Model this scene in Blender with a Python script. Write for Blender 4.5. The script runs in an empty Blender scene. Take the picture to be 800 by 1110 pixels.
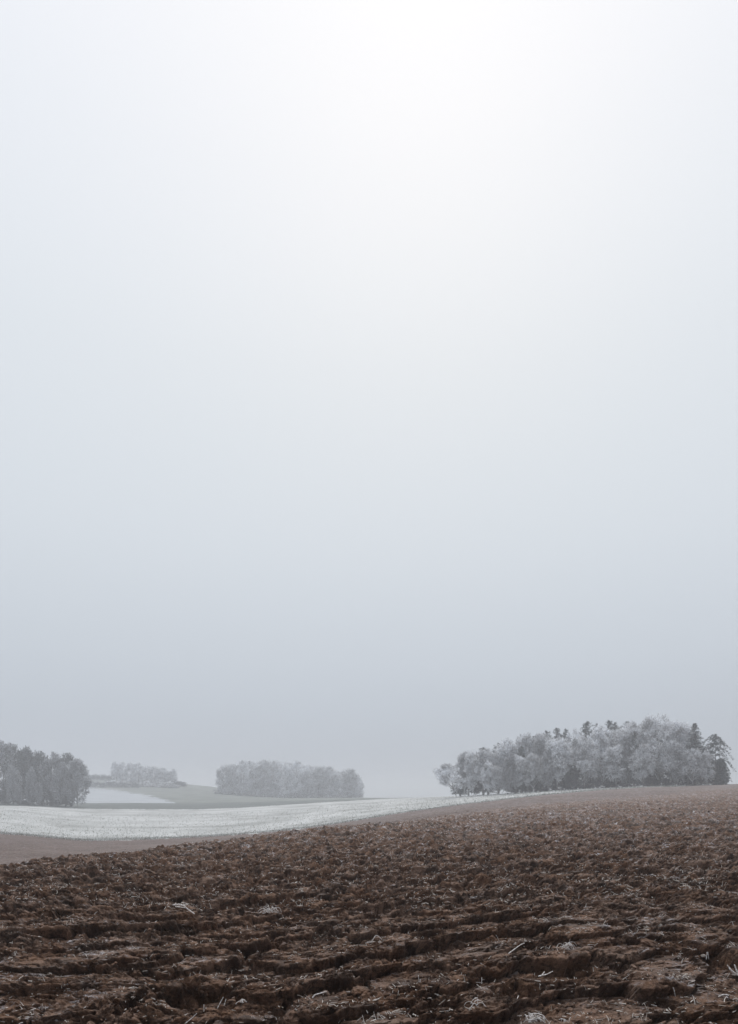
import bpy, bmesh, math, random
import numpy as np
from mathutils import Vector

# ------------------------------------------------------------------ camera, sky, light, exposure
scn = bpy.context.scene
col = scn.collection
F = 693.0            # focal length in photo pixels (photo 800 x 1110)
HZ = 860.0           # eye-level row
CAMZ = 1.6
cam_d = bpy.data.cameras.new("camera"); cam = bpy.data.objects.new("camera", cam_d); col.objects.link(cam)
cam.location = (0, 0, CAMZ); cam.rotation_euler = (math.radians(90), 0, 0)
cam_d.sensor_fit = 'VERTICAL'; cam_d.sensor_height = 36.0
cam_d.lens = 36.0 * F / 1110.0
cam_d.shift_y = (HZ - 555.0) / 1110.0
cam_d.clip_start = 0.05; cam_d.clip_end = 12000
scn.camera = cam

SUN_DIR = Vector((0.10, 1.0, 1.16)).normalized()
w = bpy.data.worlds.new("World"); scn.world = w; w.use_nodes = True
nt = w.node_tree; nt.nodes.clear()
def wn(t, **k):
    n = nt.nodes.new(t)
    for a, b in k.items(): setattr(n, a, b)
    return n
out = wn('ShaderNodeOutputWorld'); bg = wn('ShaderNodeBackground'); bg.inputs[1].default_value = 0.1
nt.links.new(bg.outputs[0], out.inputs[0])
tc = wn('ShaderNodeTexCoord'); nrm = wn('ShaderNodeVectorMath', operation='NORMALIZE')
nt.links.new(tc.outputs['Generated'], nrm.inputs[0])
sep = wn('ShaderNodeSeparateXYZ'); nt.links.new(nrm.outputs[0], sep.inputs[0])
ramp = wn('ShaderNodeValToRGB'); nt.links.new(sep.outputs[2], ramp.inputs[0])
els = [(0.0, (.40, .43, .485)), (0.10, (.495, .548, .612)), (0.20, (.575, .63, .695)), (0.35, (.685, .738, .795)), (0.55, (.745, .795, .845)),
       (0.70, (.83, .87, .935)), (0.80, (.875, .905, .965)), (1.0, (.90, .925, .97))]
ramp.color_ramp.interpolation = 'B_SPLINE'
while len(ramp.color_ramp.elements) < len(els): ramp.color_ramp.elements.new(0.5)
for e, (p, c) in zip(ramp.color_ramp.elements, els): e.position = p; e.color = (*c, 1)
dot = wn('ShaderNodeVectorMath', operation='DOT_PRODUCT'); nt.links.new(nrm.outputs[0], dot.inputs[0]); dot.inputs[1].default_value = SUN_DIR
mx0 = wn('ShaderNodeMath', operation='MAXIMUM'); nt.links.new(dot.outputs['Value'], mx0.inputs[0]); mx0.inputs[1].default_value = 0
pw = wn('ShaderNodeMath', operation='POWER'); nt.links.new(mx0.outputs[0], pw.inputs[0]); pw.inputs[1].default_value = 16
glow = wn('ShaderNodeVectorMath', operation='SCALE'); glow.inputs[0].default_value = (.09, .06, .02); nt.links.new(pw.outputs[0], glow.inputs['Scale'])
ad = wn('ShaderNodeVectorMath', operation='ADD'); nt.links.new(ramp.outputs[0], ad.inputs[0]); nt.links.new(glow.outputs[0], ad.inputs[1])
# the fog is thinnest overhead, and dimmer on the side away from the sun
zm = wn('ShaderNodeMath', operation='MAXIMUM'); nt.links.new(sep.outputs[2], zm.inputs[0]); zm.inputs[1].default_value = 0
zp = wn('ShaderNodeMath', operation='POWER'); nt.links.new(zm.outputs[0], zp.inputs[0]); zp.inputs[1].default_value = 16
zs = wn('ShaderNodeVectorMath', operation='SCALE'); zs.inputs[0].default_value = (1.3, 1.27, 1.2); nt.links.new(zp.outputs[0], zs.inputs['Scale'])
ad2 = wn('ShaderNodeVectorMath', operation='ADD'); nt.links.new(ad.outputs[0], ad2.inputs[0]); nt.links.new(zs.outputs[0], ad2.inputs[1])
bk = wn('ShaderNodeMapRange', interpolation_type='SMOOTHSTEP'); nt.links.new(sep.outputs[1], bk.inputs[0])
bk.inputs[1].default_value = -.9; bk.inputs[2].default_value = .35; bk.inputs[3].default_value = 9.2; bk.inputs[4].default_value = 10.0
sc = wn('ShaderNodeVectorMath', operation='SCALE'); nt.links.new(ad2.outputs[0], sc.inputs[0]); nt.links.new(bk.outputs[0], sc.inputs['Scale'])
sky = wn('ShaderNodeTexSky', sky_type='NISHITA'); sky.sun_disc = False
sky.sun_elevation = math.asin(SUN_DIR.z); sky.sun_rotation = math.atan2(SUN_DIR.x, SUN_DIR.y)
sky.air_density = 1.0; sky.dust_density = 6.0
mixw = wn('ShaderNodeMix', data_type='RGBA'); mixw.inputs[0].default_value = 0.01
nt.links.new(sc.outputs[0], mixw.inputs[6]); nt.links.new(sky.outputs[0], mixw.inputs[7])
nt.links.new(mixw.outputs[2], bg.inputs[0])

sun_d = bpy.data.lights.new("sun", 'SUN'); sun = bpy.data.objects.new("sun", sun_d); col.objects.link(sun)
sun_d.energy = 1.5; sun_d.angle = math.radians(16); sun_d.color = (1, .96, .9)
sun.rotation_euler = SUN_DIR.to_track_quat('Z', 'Y').to_euler()
sun.location = (10, 100, 120)
scn.view_settings.view_transform = 'Standard'; scn.view_settings.look = 'None'
scn.view_settings.gamma = 1; scn.view_settings.exposure = 0.0; scn.view_settings.use_curve_mapping = False
scn.cycles.volume_bounces = 2
scn.cycles.max_bounces = 8

# ------------------------------------------------------------------ helpers
def tag(o, label=None, cat=None, group=None, kind=None):
    if label: o['label'] = label
    if cat: o['category'] = cat
    if group: o['group'] = group
    if kind: o['kind'] = kind
    return o
def mesh_np(name, V, faces_flat, counts, mats, smooth=True, mat_idx=None):
    me = bpy.data.meshes.new(name)
    V = np.ascontiguousarray(V, np.float32)
    ff = np.ascontiguousarray(faces_flat, np.int32)
    me.vertices.add(len(V)); me.vertices.foreach_set('co', V.ravel())
    me.loops.add(len(ff)); me.loops.foreach_set('vertex_index', ff)
    n = len(counts); st = np.zeros(n, np.int32); st[1:] = np.cumsum(counts)[:-1]
    me.polygons.add(n); me.polygons.foreach_set('loop_start', st)
    me.polygons.foreach_set('use_smooth', np.full(n, smooth, bool))
    for m in mats: me.materials.append(m)
    if mat_idx is not None: me.polygons.foreach_set('material_index', np.ascontiguousarray(mat_idx, np.int32))
    me.update(calc_edges=True); me.validate()
    return me
def link(name, me, parent=None):
    o = bpy.data.objects.new(name, me); col.objects.link(o)
    if parent: o.parent = parent
    return o
def hash2(ix, iy, seed):
    h = (ix.astype(np.int64) * 374761393 + iy.astype(np.int64) * 668265263 + seed * 2147483647 + 1013904223) & 0xFFFFFFFF
    h = ((h ^ (h >> 13)) * 1274126177) & 0xFFFFFFFF
    h = ((h ^ (h >> 16)) * 2246822519) & 0xFFFFFFFF
    h = h ^ (h >> 15)
    return (h & 0xFFFFFF).astype(np.float32) / 16777216.0
def vnoise(x, y, seed):
    ix = np.floor(x); iy = np.floor(y); fx = (x - ix).astype(np.float32); fy = (y - iy).astype(np.float32)
    ix = ix.astype(np.int64); iy = iy.astype(np.int64)
    ux = fx * fx * fx * (fx * (fx * 6 - 15) + 10); uy = fy * fy * fy * (fy * (fy * 6 - 15) + 10)
    def g(dx, dy):
        a = hash2(ix + dx, iy + dy, seed) * 6.2831853
        return np.cos(a) * (fx - dx) + np.sin(a) * (fy - dy)
    a = g(0, 0); b = g(1, 0); c = g(0, 1); d = g(1, 1)
    return (a + (b - a) * ux) * (1 - uy) + (c + (d - c) * ux) * uy     # about -0.7..0.7
def fbm(x, y, seed, oct=4, gain=.5):
    s = 0; a = 1.0
    for k in range(oct):
        s = s + a * vnoise(x * 2 ** k, y * 2 ** k, seed + k); a *= gain
    return s
def worley(x, y, seed):
    ix = np.floor(x).astype(np.int64); iy = np.floor(y).astype(np.int64)
    d1 = np.full(x.shape, 9., np.float32); d2 = d1.copy(); bx = np.zeros(x.shape, np.float32); by = bx.copy()
    cx = np.zeros(x.shape, np.int64); cy = cx.copy()
    for ox in (-1, 0, 1):
        for oy in (-1, 0, 1):
            jx = ix + ox; jy = iy + oy
            px = (x - jx - .1 - .8 * hash2(jx, jy, seed)).astype(np.float32); py = (y - jy - .1 - .8 * hash2(jx, jy, seed + 7)).astype(np.float32)
            d = px * px + py * py
            m = d < d1
            d2 = np.where(m, d1, np.minimum(d2, d))
            d1 = np.where(m, d, d1); bx = np.where(m, px, bx); by = np.where(m, py, by)
            cx = np.where(m, jx, cx); cy = np.where(m, jy, cy)
    return np.sqrt(d1), np.sqrt(d2), bx, by, cx, cy
def sstep(a, b, x):
    t = np.clip((x - a) / (b - a), 0, 1); return t * t * (3 - 2 * t)

# ------------------------------------------------------------------ terrain: depth below the eye, by bearing and distance
PXK = np.array([-400, 0, 100, 200, 300, 400, 500, 600, 700, 800, 1200], float)
# for each bearing: list of (Y, photo row)
PROF = {
 -400: [(4.4,1112),(13,965),(45,962),(105,900),(190,878),(240,873),(330,862),(480,848),(700,862),(2600,863.3)],
 0:    [(4.4,1110),(14,945),(22,953),(45,944),(110,903),(200,873),(250,870.5),(330,858),(470,845),(700,862),(2600,863.3)],
 100:  [(4.4,1110),(17,931),(26,937),(48,930),(115,910),(210,877),(260,870.5),(390,855),(480,841.5),(700,862),(2600,863.3)],
 200:  [(4.4,1110),(22,918),(32,922),(52,918),(120,907.5),(215,877.5),(265,870.5),(390,857),(480,849.5),(700,862),(2600,863.3)],
 300:  [(4.4,1110),(28,905),(38,907),(56,905),(120,901),(220,873),(280,868),(400,864),(480,860),(700,864),(2600,863.3)],
 400:  [(4.4,1110),(30,896),(42,896),(60,893),(120,887),(220,867),(280,865.5),(340,865),(480,865),(700,866),(2600,863.3)],
 500:  [(4.4,1110),(30,895),(60,881),(120,873),(190,863),(230,863),(340,868),(480,870),(700,868),(2600,863.3)],
 600:  [(4.4,1110),(30,892),(60,874),(125,861),(178,857.5),(220,859.5),(340,868),(480,872),(700,868),(2600,863.3)],
 700:  [(4.4,1110),(30,891),(80,866),(140,853.5),(165,852.5),(220,855),(340,866),(480,872),(700,868),(2600,863.3)],
 800:  [(4.4,1110),(30,889),(80,862),(145,850.5),(165,850),(220,853),(340,864),(480,872),(700,868),(2600,863.3)],
 1200: [(4.4,1108),(30,882),(80,855),(145,844),(165,843.5),(220,848),(340,860),(480,870),(700,868),(2600,863.3)],
}
LG = np.linspace(math.log(4.4), math.log(2600), 260)
def pchip(xk, yk, x):
    xk = np.array(xk, float); yk = np.array(yk, float); h = np.diff(xk); dl = np.diff(yk) / h
    m = np.zeros(len(xk)); m[0] = dl[0]; m[-1] = dl[-1]
    for i in range(1, len(xk) - 1):
        if dl[i - 1] * dl[i] > 0:
            w1 = 2 * h[i] + h[i - 1]; w2 = h[i] + 2 * h[i - 1]; m[i] = (w1 + w2) / (w1 / dl[i - 1] + w2 / dl[i])
    k = np.clip(np.searchsorted(xk, x) - 1, 0, len(h) - 1); t = (x - xk[k]) / h[k]
    return ((1 + 2 * t) * (1 - t) ** 2 * yk[k] + t * (1 - t) ** 2 * h[k] * m[k] + t * t * (3 - 2 * t) * yk[k + 1] + t * t * (t - 1) * h[k] * m[k + 1])
TAB = []
for p in PXK:
    pr = PROF[int(p)]
    TAB.append(pchip([math.log(a) for a, b in pr], [(b - HZ) / F * a for a, b in pr], LG))
TAB = np.array(TAB)
PXG = np.linspace(-400, 1200, 161)
TG = np.array([pchip(PXK, TAB[:, j], PXG) for j in range(TAB.shape[1])]).T   # [px, lg]
ker = np.array([1, 2, 3, 2, 1.]) / 9
for _ in range(2):
    TP = np.pad(TG, ((2, 2), (0, 0)), mode='edge'); TG = sum(ker[i] * TP[i:i + TG.shape[0]] for i in range(5))
    TP = np.pad(TG, ((0, 0), (1, 1)), mode='edge'); TG = .25 * TP[:, :-2] + .5 * TP[:, 1:-1] + .25 * TP[:, 2:]
def base_z(x, y):
    x = np.asarray(x, float); y = np.asarray(y, float)
    yy = np.maximum(y, 4.4)
    px = np.clip(400 + F * x / yy, -400, 1200); lg = np.clip(np.log(yy), LG[0], LG[-1])
    a = (px + 400) / 10; b = (lg - LG[0]) / (LG[1] - LG[0])
    i = np.clip(a.astype(int), 0, TG.shape[0] - 2); j = np.clip(b.astype(int), 0, TG.shape[1] - 2); fa = a - i; fb = b - j
    d = (TG[i, j] * (1 - fa) + TG[i + 1, j] * fa) * (1 - fb) + (TG[i, j + 1] * (1 - fa) + TG[i + 1, j + 1] * fa) * fb
    return CAMZ - d
def solve_ground(px, py):
    ys = np.geomspace(3.2, 60, 3000); z = base_z((px - 400) / F * ys, ys)
    r = HZ + F * (CAMZ - z) / ys
    k = int(np.argmin(np.abs(r - py))); return (px - 400) / F * ys[k], ys[k]

ROUGH = lambda px: np.interp(px, [-400, 0, 200, 400, 600, 800, 1200], [16, 21, 32, 42, 72, 110, 150])
WHITE0 = lambda px: np.interp(px, [-400, 0, 100, 200, 300, 400, 500, 600, 700, 740, 765, 1200], [105, 110, 115, 120, 120, 120, 120, 125, 140, 147, 190, 200])
WHITE1 = lambda px: np.interp(px, [-400, 0, 100, 200, 300, 400, 500, 600, 700, 800, 1200], [190, 200, 210, 215, 220, 224, 230, 205, 200, 200, 200])

FA = math.radians(24); CS, SN = math.cos(FA), math.sin(FA)
def detail(x, y, cell):
    """ploughed relief (metres) and the push that makes the turned slices overhang; cell = mesh spacing, finer scales fade"""
    x = x.astype(np.float64); y = y.astype(np.float64)
    wx = fbm(x / .9, y / .9, 11, 3) * .30; wy = fbm(x / .9 + 5.3, y / .9 - 2.1, 12, 3) * .30
    s = (x + wx) * CS + (y + wy) * SN; t = -(x + wx) * SN + (y + wy) * CS
    ws = fbm(x / .16, y / .16, 21, 4) * .065; wt = fbm(x / .16 + 9, y / .16, 22, 4) * .060
    near = 1 - sstep(5.5, 12, y + 1.2 * vnoise(x / 2, y / 2, 33))
    slab = sstep(-.30 - .22 * near, .0 - .24 * near, fbm(x / 1.1, y / 1.1, 31, 3)) * (.25 + .75 * near)   # 1 = whole slices, 0 = crumbled
    low = fbm(x / 6, y / 6, 41, 3) * .09 + np.sin(t / .5 * 6.2832 + 4 * fbm(x / 1.8, y / 1.8, 42, 2)) * .012
    far = 1 + 1.0 * sstep(12, 40, y)
    # turned slices: plates that dip away from a raised near lip
    d1, d2, bx, by, cx, cy = worley((s + ws) / 1.35, (t + wt) / .74, 51)
    r1 = hash2(cx, cy, 52) - .5; r2 = hash2(cx, cy, 53) - .5; r3 = hash2(cx, cy, 54)
    e = d2 - d1
    h = r1 * .095 - by * (.0 + .14 * r3) + bx * r2 * .10
    h = h * (.35 + .65 * slab)
    h = h - .045 * np.exp(-(e / .05) ** 2) * sstep(-.25, .15, fbm(x / .35, y / .35, 181, 2)) * slab
    hole = (hash2(cx, cy, 55) > .55) * np.exp(-(e / .10) ** 2) * sstep(.0, .25, by)
    h = h - .09 * hole
    # torn gaps between the slices, with a curled lip on their far side
    n1 = fbm((s + .5 * ws) / .60, (t + .5 * wt) / .36, 151, 5, .55)
    near2 = 1 - sstep(9, 20, y)
    h = h - .13 * sstep(.29, .34, n1) * near2 + .022 * np.exp(-((n1 - .13) / .05) ** 2) * slab
    n2 = fbm(x / .24, y / .15, 161, 4, .6)
    h = h - .10 * sstep(.13, .25, n2) * (1 - .75 * slab) * (1 - sstep(.05, .16, cell)) * far
    n3 = fbm(x / .75, y / .75, 171, 3, .6)
    h = h - .10 * sstep(.12, .32, n3) * sstep(12, 25, y)
    # second, smaller flakes
    d1, d2, bx, by, cx, cy = worley((s * 1.05 + t * .3 + ws * 1.3) / .33, (t + wt * 1.3) / .20, 57)
    r1 = hash2(cx, cy, 58) - .5; r2 = hash2(cx, cy, 59) - .5; r3 = hash2(cx, cy, 60)
    h = h + (r1 * .035 - by * .05 * r3 + bx * r2 * .04) * (1 - .72 * slab) - .045 * (hash2(cx, cy, 56) > .75) * np.exp(-((d2 - d1) / .12) ** 2)
    # broken lumps
    d1, d2, bx, by, cx, cy = worley((s + ws * 1.6) / .20, (t + wt * 1.6) / .14, 61)
    r1 = hash2(cx, cy, 62) - .5; r2 = hash2(cx, cy, 63) - .5; r3 = hash2(cx, cy, 64) - .5
    h2 = r1 * .075 + (bx * r2 + by * r3) * .12 + .030 * (1 - d1 * d1 * 2)
    h = h + h2 * (1.0 - .93 * slab) * (1 - sstep(.16, .4, cell)) * far
    d1, d2, bx, by, cx, cy = worley((x + ws * 2) / .42, (y + wt * 2) / .36, 65)
    r1 = hash2(cx, cy, 66) - .5; r2 = hash2(cx, cy, 67) - .5; r3 = hash2(cx, cy, 68) - .5
    h = h + (r1 * .15 + (bx * r2 + by * r3) * .18 - .05 * np.exp(-((d2 - d1) / .14) ** 2)) * sstep(6, 14, y)
    d1, d2, bx, by, cx, cy = worley((x + ws * 1.2) / .085, (y + wt * 1.2) / .075, 71)
    r1 = hash2(cx, cy, 72) - .5; r2 = hash2(cx, cy, 73) - .5; r3 = hash2(cx, cy, 74) - .5
    h3 = r1 * .034 + (bx * r2 + by * r3) * .060 + .014 * (1 - d1 * d1 * 2)
    pat = sstep(-.55, -.20, fbm(x / .4, y / .4, 75, 2))
    h = h + h3 * (1.05 - 1.0 * slab * pat) * (1 - sstep(.03, .10, cell))
    d1, d2, bx, by, cx, cy = worley(x / .032, y / .03, 81)
    r1 = hash2(cx, cy, 82) - .5; r2 = hash2(cx, cy, 83) - .5; r3 = hash2(cx, cy, 84) - .5
    h = h + (r1 * .014 + (bx * r2 + by * r3) * .022) * (1.0 - .90 * slab * pat) * (1 - sstep(.012, .04, cell))
    h = h + fbm(x / .05, y / .05, 91, 3) * .006 * (1 - sstep(.01, .05, cell))
    push = 1.1 * np.clip(h, -.09, .08) + vnoise(x / .05, h / .02, 95) * .012 * (1 - slab * .7)
    return h + low, push

# ------------------------------------------------------------------ materials
def newmat(name):
    m = bpy.data.materials.new(name); m.use_nodes = True; t = m.node_tree
    b = t.nodes['Principled BSDF']; return m, t, b
def nd(t, typ, **k):
    n = t.nodes.new(typ)
    for a, b in k.items(): setattr(n, a, b)
    return n
def noise(t, vec, scale, detail=4, rough=.55, ramp_=None):
    n = nd(t, 'ShaderNodeTexNoise'); n.inputs['Scale'].default_value = scale; n.inputs['Detail'].default_value = detail; n.inputs['Roughness'].default_value = rough
    t.links.new(vec, n.inputs['Vector'])
    if ramp_ is None: return n.outputs['Fac']
    mr = nd(t, 'ShaderNodeMapRange', interpolation_type='SMOOTHSTEP'); t.links.new(n.outputs['Fac'], mr.inputs[0])
    mr.inputs[1].default_value, mr.inputs[2].default_value = ramp_
    return mr.outputs[0]
def mixc(t, fac, a, b):
    m = nd(t, 'ShaderNodeMix', data_type='RGBA')
    for k, v in ((0, fac), (6, a), (7, b)):
        if isinstance(v, (tuple, list)): m.inputs[k].default_value = (*v, 1)
        elif isinstance(v, (int, float)): m.inputs[k].default_value = v
        else: t.links.new(v, m.inputs[k])
    return m.outputs[2]
def math_(t, op, a, b=None, clamp=False):
    m = nd(t, 'ShaderNodeMath', operation=op, use_clamp=clamp)
    for k, v in ((0, a), (1, b)):
        if v is None: continue
        if isinstance(v, (int, float)): m.inputs[k].default_value = v
        else: t.links.new(v, m.inputs[k])
    return m.outputs[0]
def coords(t): return nd(t, 'ShaderNodeTexCoord').outputs['Object']
def bump(t, b, h, dist, strength=1):
    n = nd(t, 'ShaderNodeBump'); n.inputs['Distance'].default_value = dist; n.inputs['Strength'].default_value = strength
    t.links.new(h, n.inputs['Height']); t.links.new(n.outputs[0], b.inputs['Normal'])
def maprange(t, v, a, b, c=0., d=1.):
    mr = nd(t, 'ShaderNodeMapRange', interpolation_type='SMOOTHSTEP'); t.links.new(v, mr.inputs[0])
    for i, q in enumerate((a, b, c, d)): mr.inputs[i + 1].default_value = q
    return mr.outputs[0]

def soil_mat(name, frost=True, tint=(1, 1, 1)):
    m, t, b = newmat(name); c = coords(t)
    def tt(q): return (q[0] * 1.42, q[1] * 1.15, q[2] * .97)
    a = mixc(t, noise(t, c, 2.3, 5, .6, (.35, .65)), tt((.066, .041, .028)), tt((.135, .093, .068)))
    a = mixc(t, math_(t, 'MULTIPLY', noise(t, c, .9, 4, .6, (.44, .60)), .75), a, tt((.150, .122, .108)))
    a = mixc(t, math_(t, 'MULTIPLY', noise(t, c, 11, 5, .65, (.50, .72)), .6), a, tt((.21, .155, .125)))
    a = mixc(t, math_(t, 'MULTIPLY', noise(t, c, 40, 4, .7, (.52, .75)), .65), a, tt((.26, .205, .175)))
    a = mixc(t, math_(t, 'MULTIPLY', noise(t, c, 23, 4, .7, (.50, .36)), .7), a, tt((.026, .016, .012)))
    a = mixc(t, math_(t, 'MULTIPLY', noise(t, c, 3.2, 6, .8, (.53, .43)), .75), a, tt((.026, .016, .012)))
    if frost:
        g = nd(t, 'ShaderNodeNewGeometry'); sp = nd(t, 'ShaderNodeSeparateXYZ'); t.links.new(g.outputs['Normal'], sp.inputs[0])
        up = maprange(t, sp.outputs[2], .45, .95)
        pos = nd(t, 'ShaderNodeSeparateXYZ'); t.links.new(c, pos.inputs[0])
        far = maprange(t, pos.outputs[1], 4, 32, 0.30, 1.0)
        patch = noise(t, c, .45, 4, .65, (.46, .60)); fine = noise(t, c, 7, 8, .9, (.50, .60)); mid = noise(t, c, 2.2, 5, .75, (.46, .60))
        fa = math_(t, 'MULTIPLY', math_(t, 'ADD', patch, .30), far); fb = math_(t, 'MULTIPLY', fine, mid)
        fr = math_(t, 'MULTIPLY', math_(t, 'MULTIPLY', fa, fb), math_(t, 'MULTIPLY', up, 2.3), clamp=True)
        a = mixc(t, fr, a, (.50, .50, .54))
        f2 = math_(t, 'MULTIPLY', noise(t, c, 1.1, 7, .75, (.52, .57)), maprange(t, pos.outputs[1], 7, 40, .0, .30))
        a = mixc(t, math_(t, 'MULTIPLY', f2, maprange(t, sp.outputs[2], .2, .8)), a, (.36, .33, .34))
        f3 = math_(t, 'MULTIPLY', noise(t, c, .8, 6, .75, (.47, .42)), maprange(t, pos.outputs[1], 5, 30, .2, .75))
        a = mixc(t, f3, a, (.05, .032, .024))
    t.links.new(a, b.inputs['Base Color'])
    t.links.new(noise(t, c, 1.4, 3, .5, (.2, .8)), b.inputs['Roughness'])
    rr = maprange(t, noise(t, c, 1.6, 4, .6), .35, .65, .62, .9); t.links.new(rr, b.inputs['Roughness'])
    b.inputs['Specular IOR Level'].default_value = .25
    hh = math_(t, 'ADD', noise(t, c, 60, 6, .7), math_(t, 'MULTIPLY', noise(t, c, 14, 5, .65), 1.6))
    bump(t, b, hh, .024, 1.0)
    return m
M_soil = soil_mat('ploughed_soil')
M_clod = soil_mat('clod_soil')

m, t, b = newmat('tilled_soil'); c = coords(t)
a = mixc(t, noise(t, c, .35, 5, .6, (.35, .65)), (.092, .055, .041), (.128, .083, .065))
mp = nd(t, 'ShaderNodeMapping'); mp.inputs['Rotation'].default_value = (0, 0, math.radians(-20)); mp.inputs['Scale'].default_value = (.03, .45, 1); t.links.new(c, mp.inputs['Vector'])
a = mixc(t, math_(t, 'MULTIPLY', noise(t, mp.outputs[0], 1.0, 6, .7, (.45, .6)), .6), a, (.085, .055, .044))
a = mixc(t, math_(t, 'MULTIPLY', noise(t, c, 4, 6, .75, (.48, .66)), .45), a, (.36, .35, .37))
a = mixc(t, math_(t, 'MULTIPLY', noise(t, c, 2.2, 6, .8, (.52, .40)), .6), a, (.055, .036, .029))
a = mixc(t, math_(t, 'MULTIPLY', noise(t, c, .12, 3, .5, (.48, .6)), .3), a, (.22, .17, .15))
pos = nd(t, 'ShaderNodeSeparateXYZ'); t.links.new(c, pos.inputs[0])
fx = maprange(t, pos.outputs[0], -20, 20, .0, .40)
a = mixc(t, math_(t, 'MULTIPLY', fx, noise(t, c, 1.3, 8, .85, (.44, .60))), a, (.34, .32, .33))
t.links.new(a, b.inputs['Base Color']); b.inputs['Roughness'].default_value = .95
bump(t, b, noise(t, c, 6, 6, .7), .15, .8); M_till = m

def field_mat(name, ca, cb, cd, rows=.35, ang=-12, k=1.):
    m, t, b = newmat(name); c = coords(t)
    mp = nd(t, 'ShaderNodeMapping'); mp.inputs['Rotation'].default_value = (0, 0, math.radians(ang)); mp.inputs['Scale'].default_value = (.012, .16, 1); t.links.new(c, mp.inputs['Vector'])
    a = mixc(t, noise(t, c, .09, 5, .6, (.3, .7)), ca, cb)
    a = mixc(t, math_(t, 'MULTIPLY', noise(t, mp.outputs[0], 1.0, 5, .65, (.45, .68)), rows), a, cd)
    a = mixc(t, math_(t, 'MULTIPLY', noise(t, c, 2.5, 6, .8, (.50, .70)), .55 * k), a, cd)
    t.links.new(a, b.inputs['Base Color']); b.inputs['Roughness'].default_value = .9
    bump(t, b, noise(t, c, 3, 5, .7), .12, .6)
    return m
M_white = field_mat('frosted_grass_field', (.37, .38, .375), (.53, .54, .54), (.17, .175, .165), .6)
M_dark = field_mat('dark_grass', (.065, .08, .072), (.10, .115, .11), (.045, .055, .052), .3)
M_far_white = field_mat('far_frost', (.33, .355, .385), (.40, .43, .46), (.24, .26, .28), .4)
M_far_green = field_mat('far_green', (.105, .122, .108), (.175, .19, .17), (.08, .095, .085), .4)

def thin(t, colour, tr=.2):
    o = t.nodes['Material Output']; d = nd(t, 'ShaderNodeBsdfDiffuse'); l = nd(t, 'ShaderNodeBsdfTranslucent'); mx = nd(t, 'ShaderNodeMixShader'); mx.inputs[0].default_value = tr
    t.links.new(colour, d.inputs[0]); t.links.new(colour, l.inputs[0]); t.links.new(d.outputs[0], mx.inputs[1]); t.links.new(l.outputs[0], mx.inputs[2]); t.links.new(mx.outputs[0], o.inputs['Surface'])
m, t, b = newmat('rime_twigs'); c = coords(t); g = nd(t, 'ShaderNodeNewGeometry')
oi = nd(t, 'ShaderNodeObjectInfo')
f1 = maprange(t, g.outputs['Random Per Island'], .05, .5)
a = mixc(t, f1, (.50, .51, .53), (.93, .95, .985))
a = mixc(t, math_(t, 'MULTIPLY', noise(t, c, .5, 3, .5, (.50, .57)), .48), a, (.14, .137, .135))
hv = maprange(t, oi.outputs['Random'], 0, 1, .80, 1.10)
hs = nd(t, 'ShaderNodeHueSaturation'); t.links.new(a, hs.inputs['Color']); t.links.new(hv, hs.inputs['Value'])
thin(t, hs.outputs[0]); M_rime = m
def twigmat(name, dark, light, lo, hi):
    m, t, b = newmat(name); g = nd(t, 'ShaderNodeNewGeometry')
    a = mixc(t, maprange(t, g.outputs['Random Per Island'], lo, hi), dark, light)
    thin(t, a); return m
M_needle = twigmat('dark_needles', (.030, .042, .038), (.20, .225, .235), .35, 1.0)
M_pine = twigmat('frosted_needles', (.035, .048, .043), (.36, .39, .42), .35, 1.0)
M_dim = twigmat('dim_twigs', (.038, .042, .042), (.26, .28, .30), .5, 1.0)  # dark twigs; shade between crowns and trunks is put into this colour too
M_mid = twigmat('part_rimed_twigs', (.15, .15, .155), (.58, .60, .64), .25, .9)
m, t, b = newmat('bark'); c = coords(t)
t.links.new(mixc(t, noise(t, c, 1.5, 5, .6, (.4, .65)), (.10, .09, .085), (.36, .36, .37)), b.inputs['Base Color']); b.inputs['Roughness'].default_value = .95
bump(t, b, noise(t, c, 8, 4), .05); M_bark = m
m, t, b = newmat('pale_bark'); c = coords(t)
t.links.new(mixc(t, noise(t, c, 1.5, 5, .6, (.4, .65)), (.45, .45, .45), (.62, .63, .65)), b.inputs['Base Color']); b.inputs['Roughness'].default_value = .9; M_pale = m
m, t, b = newmat('straw'); g = nd(t, 'ShaderNodeNewGeometry'); c = coords(t)
a = mixc(t, maprange(t, g.outputs['Random Per Island'], 0, .8), (.34, .29, .24), (.70, .65, .60))
a = mixc(t, noise(t, c, 60, 3, .6, (.45, .65)), a, (.52, .50, .50))
t.links.new(a, b.inputs['Base Color']); b.inputs['Roughness'].default_value = .8; M_straw = m
m, t, b = newmat('frosted_stalk'); c = coords(t)
a = mixc(t, noise(t, c, 70, 4, .6, (.38, .62)), (.42, .37, .33), (.78, .76, .77))
t.links.new(a, b.inputs['Base Color']); b.inputs['Roughness'].default_value = .7; bump(t, b, noise(t, c, 300, 3), .002); M_frost = m
m, t, b = newmat('rusty_stone'); c = coords(t)
t.links.new(mixc(t, noise(t, c, 20, 4, .6, (.4, .6)), (.22, .11, .055), (.33, .20, .12)), b.inputs['Base Color']); b.inputs['Roughness'].default_value = .8; bump(t, b, noise(t, c, 60, 4), .01); M_rust = m
m, t, b = newmat('grey_stone'); c = coords(t)
t.links.new(mixc(t, noise(t, c, 20, 4, .6, (.4, .6)), (.26, .22, .19), (.42, .38, .35)), b.inputs['Base Color']); b.inputs['Roughness'].default_value = .8; bump(t, b, noise(t, c, 60, 4), .01); M_stone = m

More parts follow.
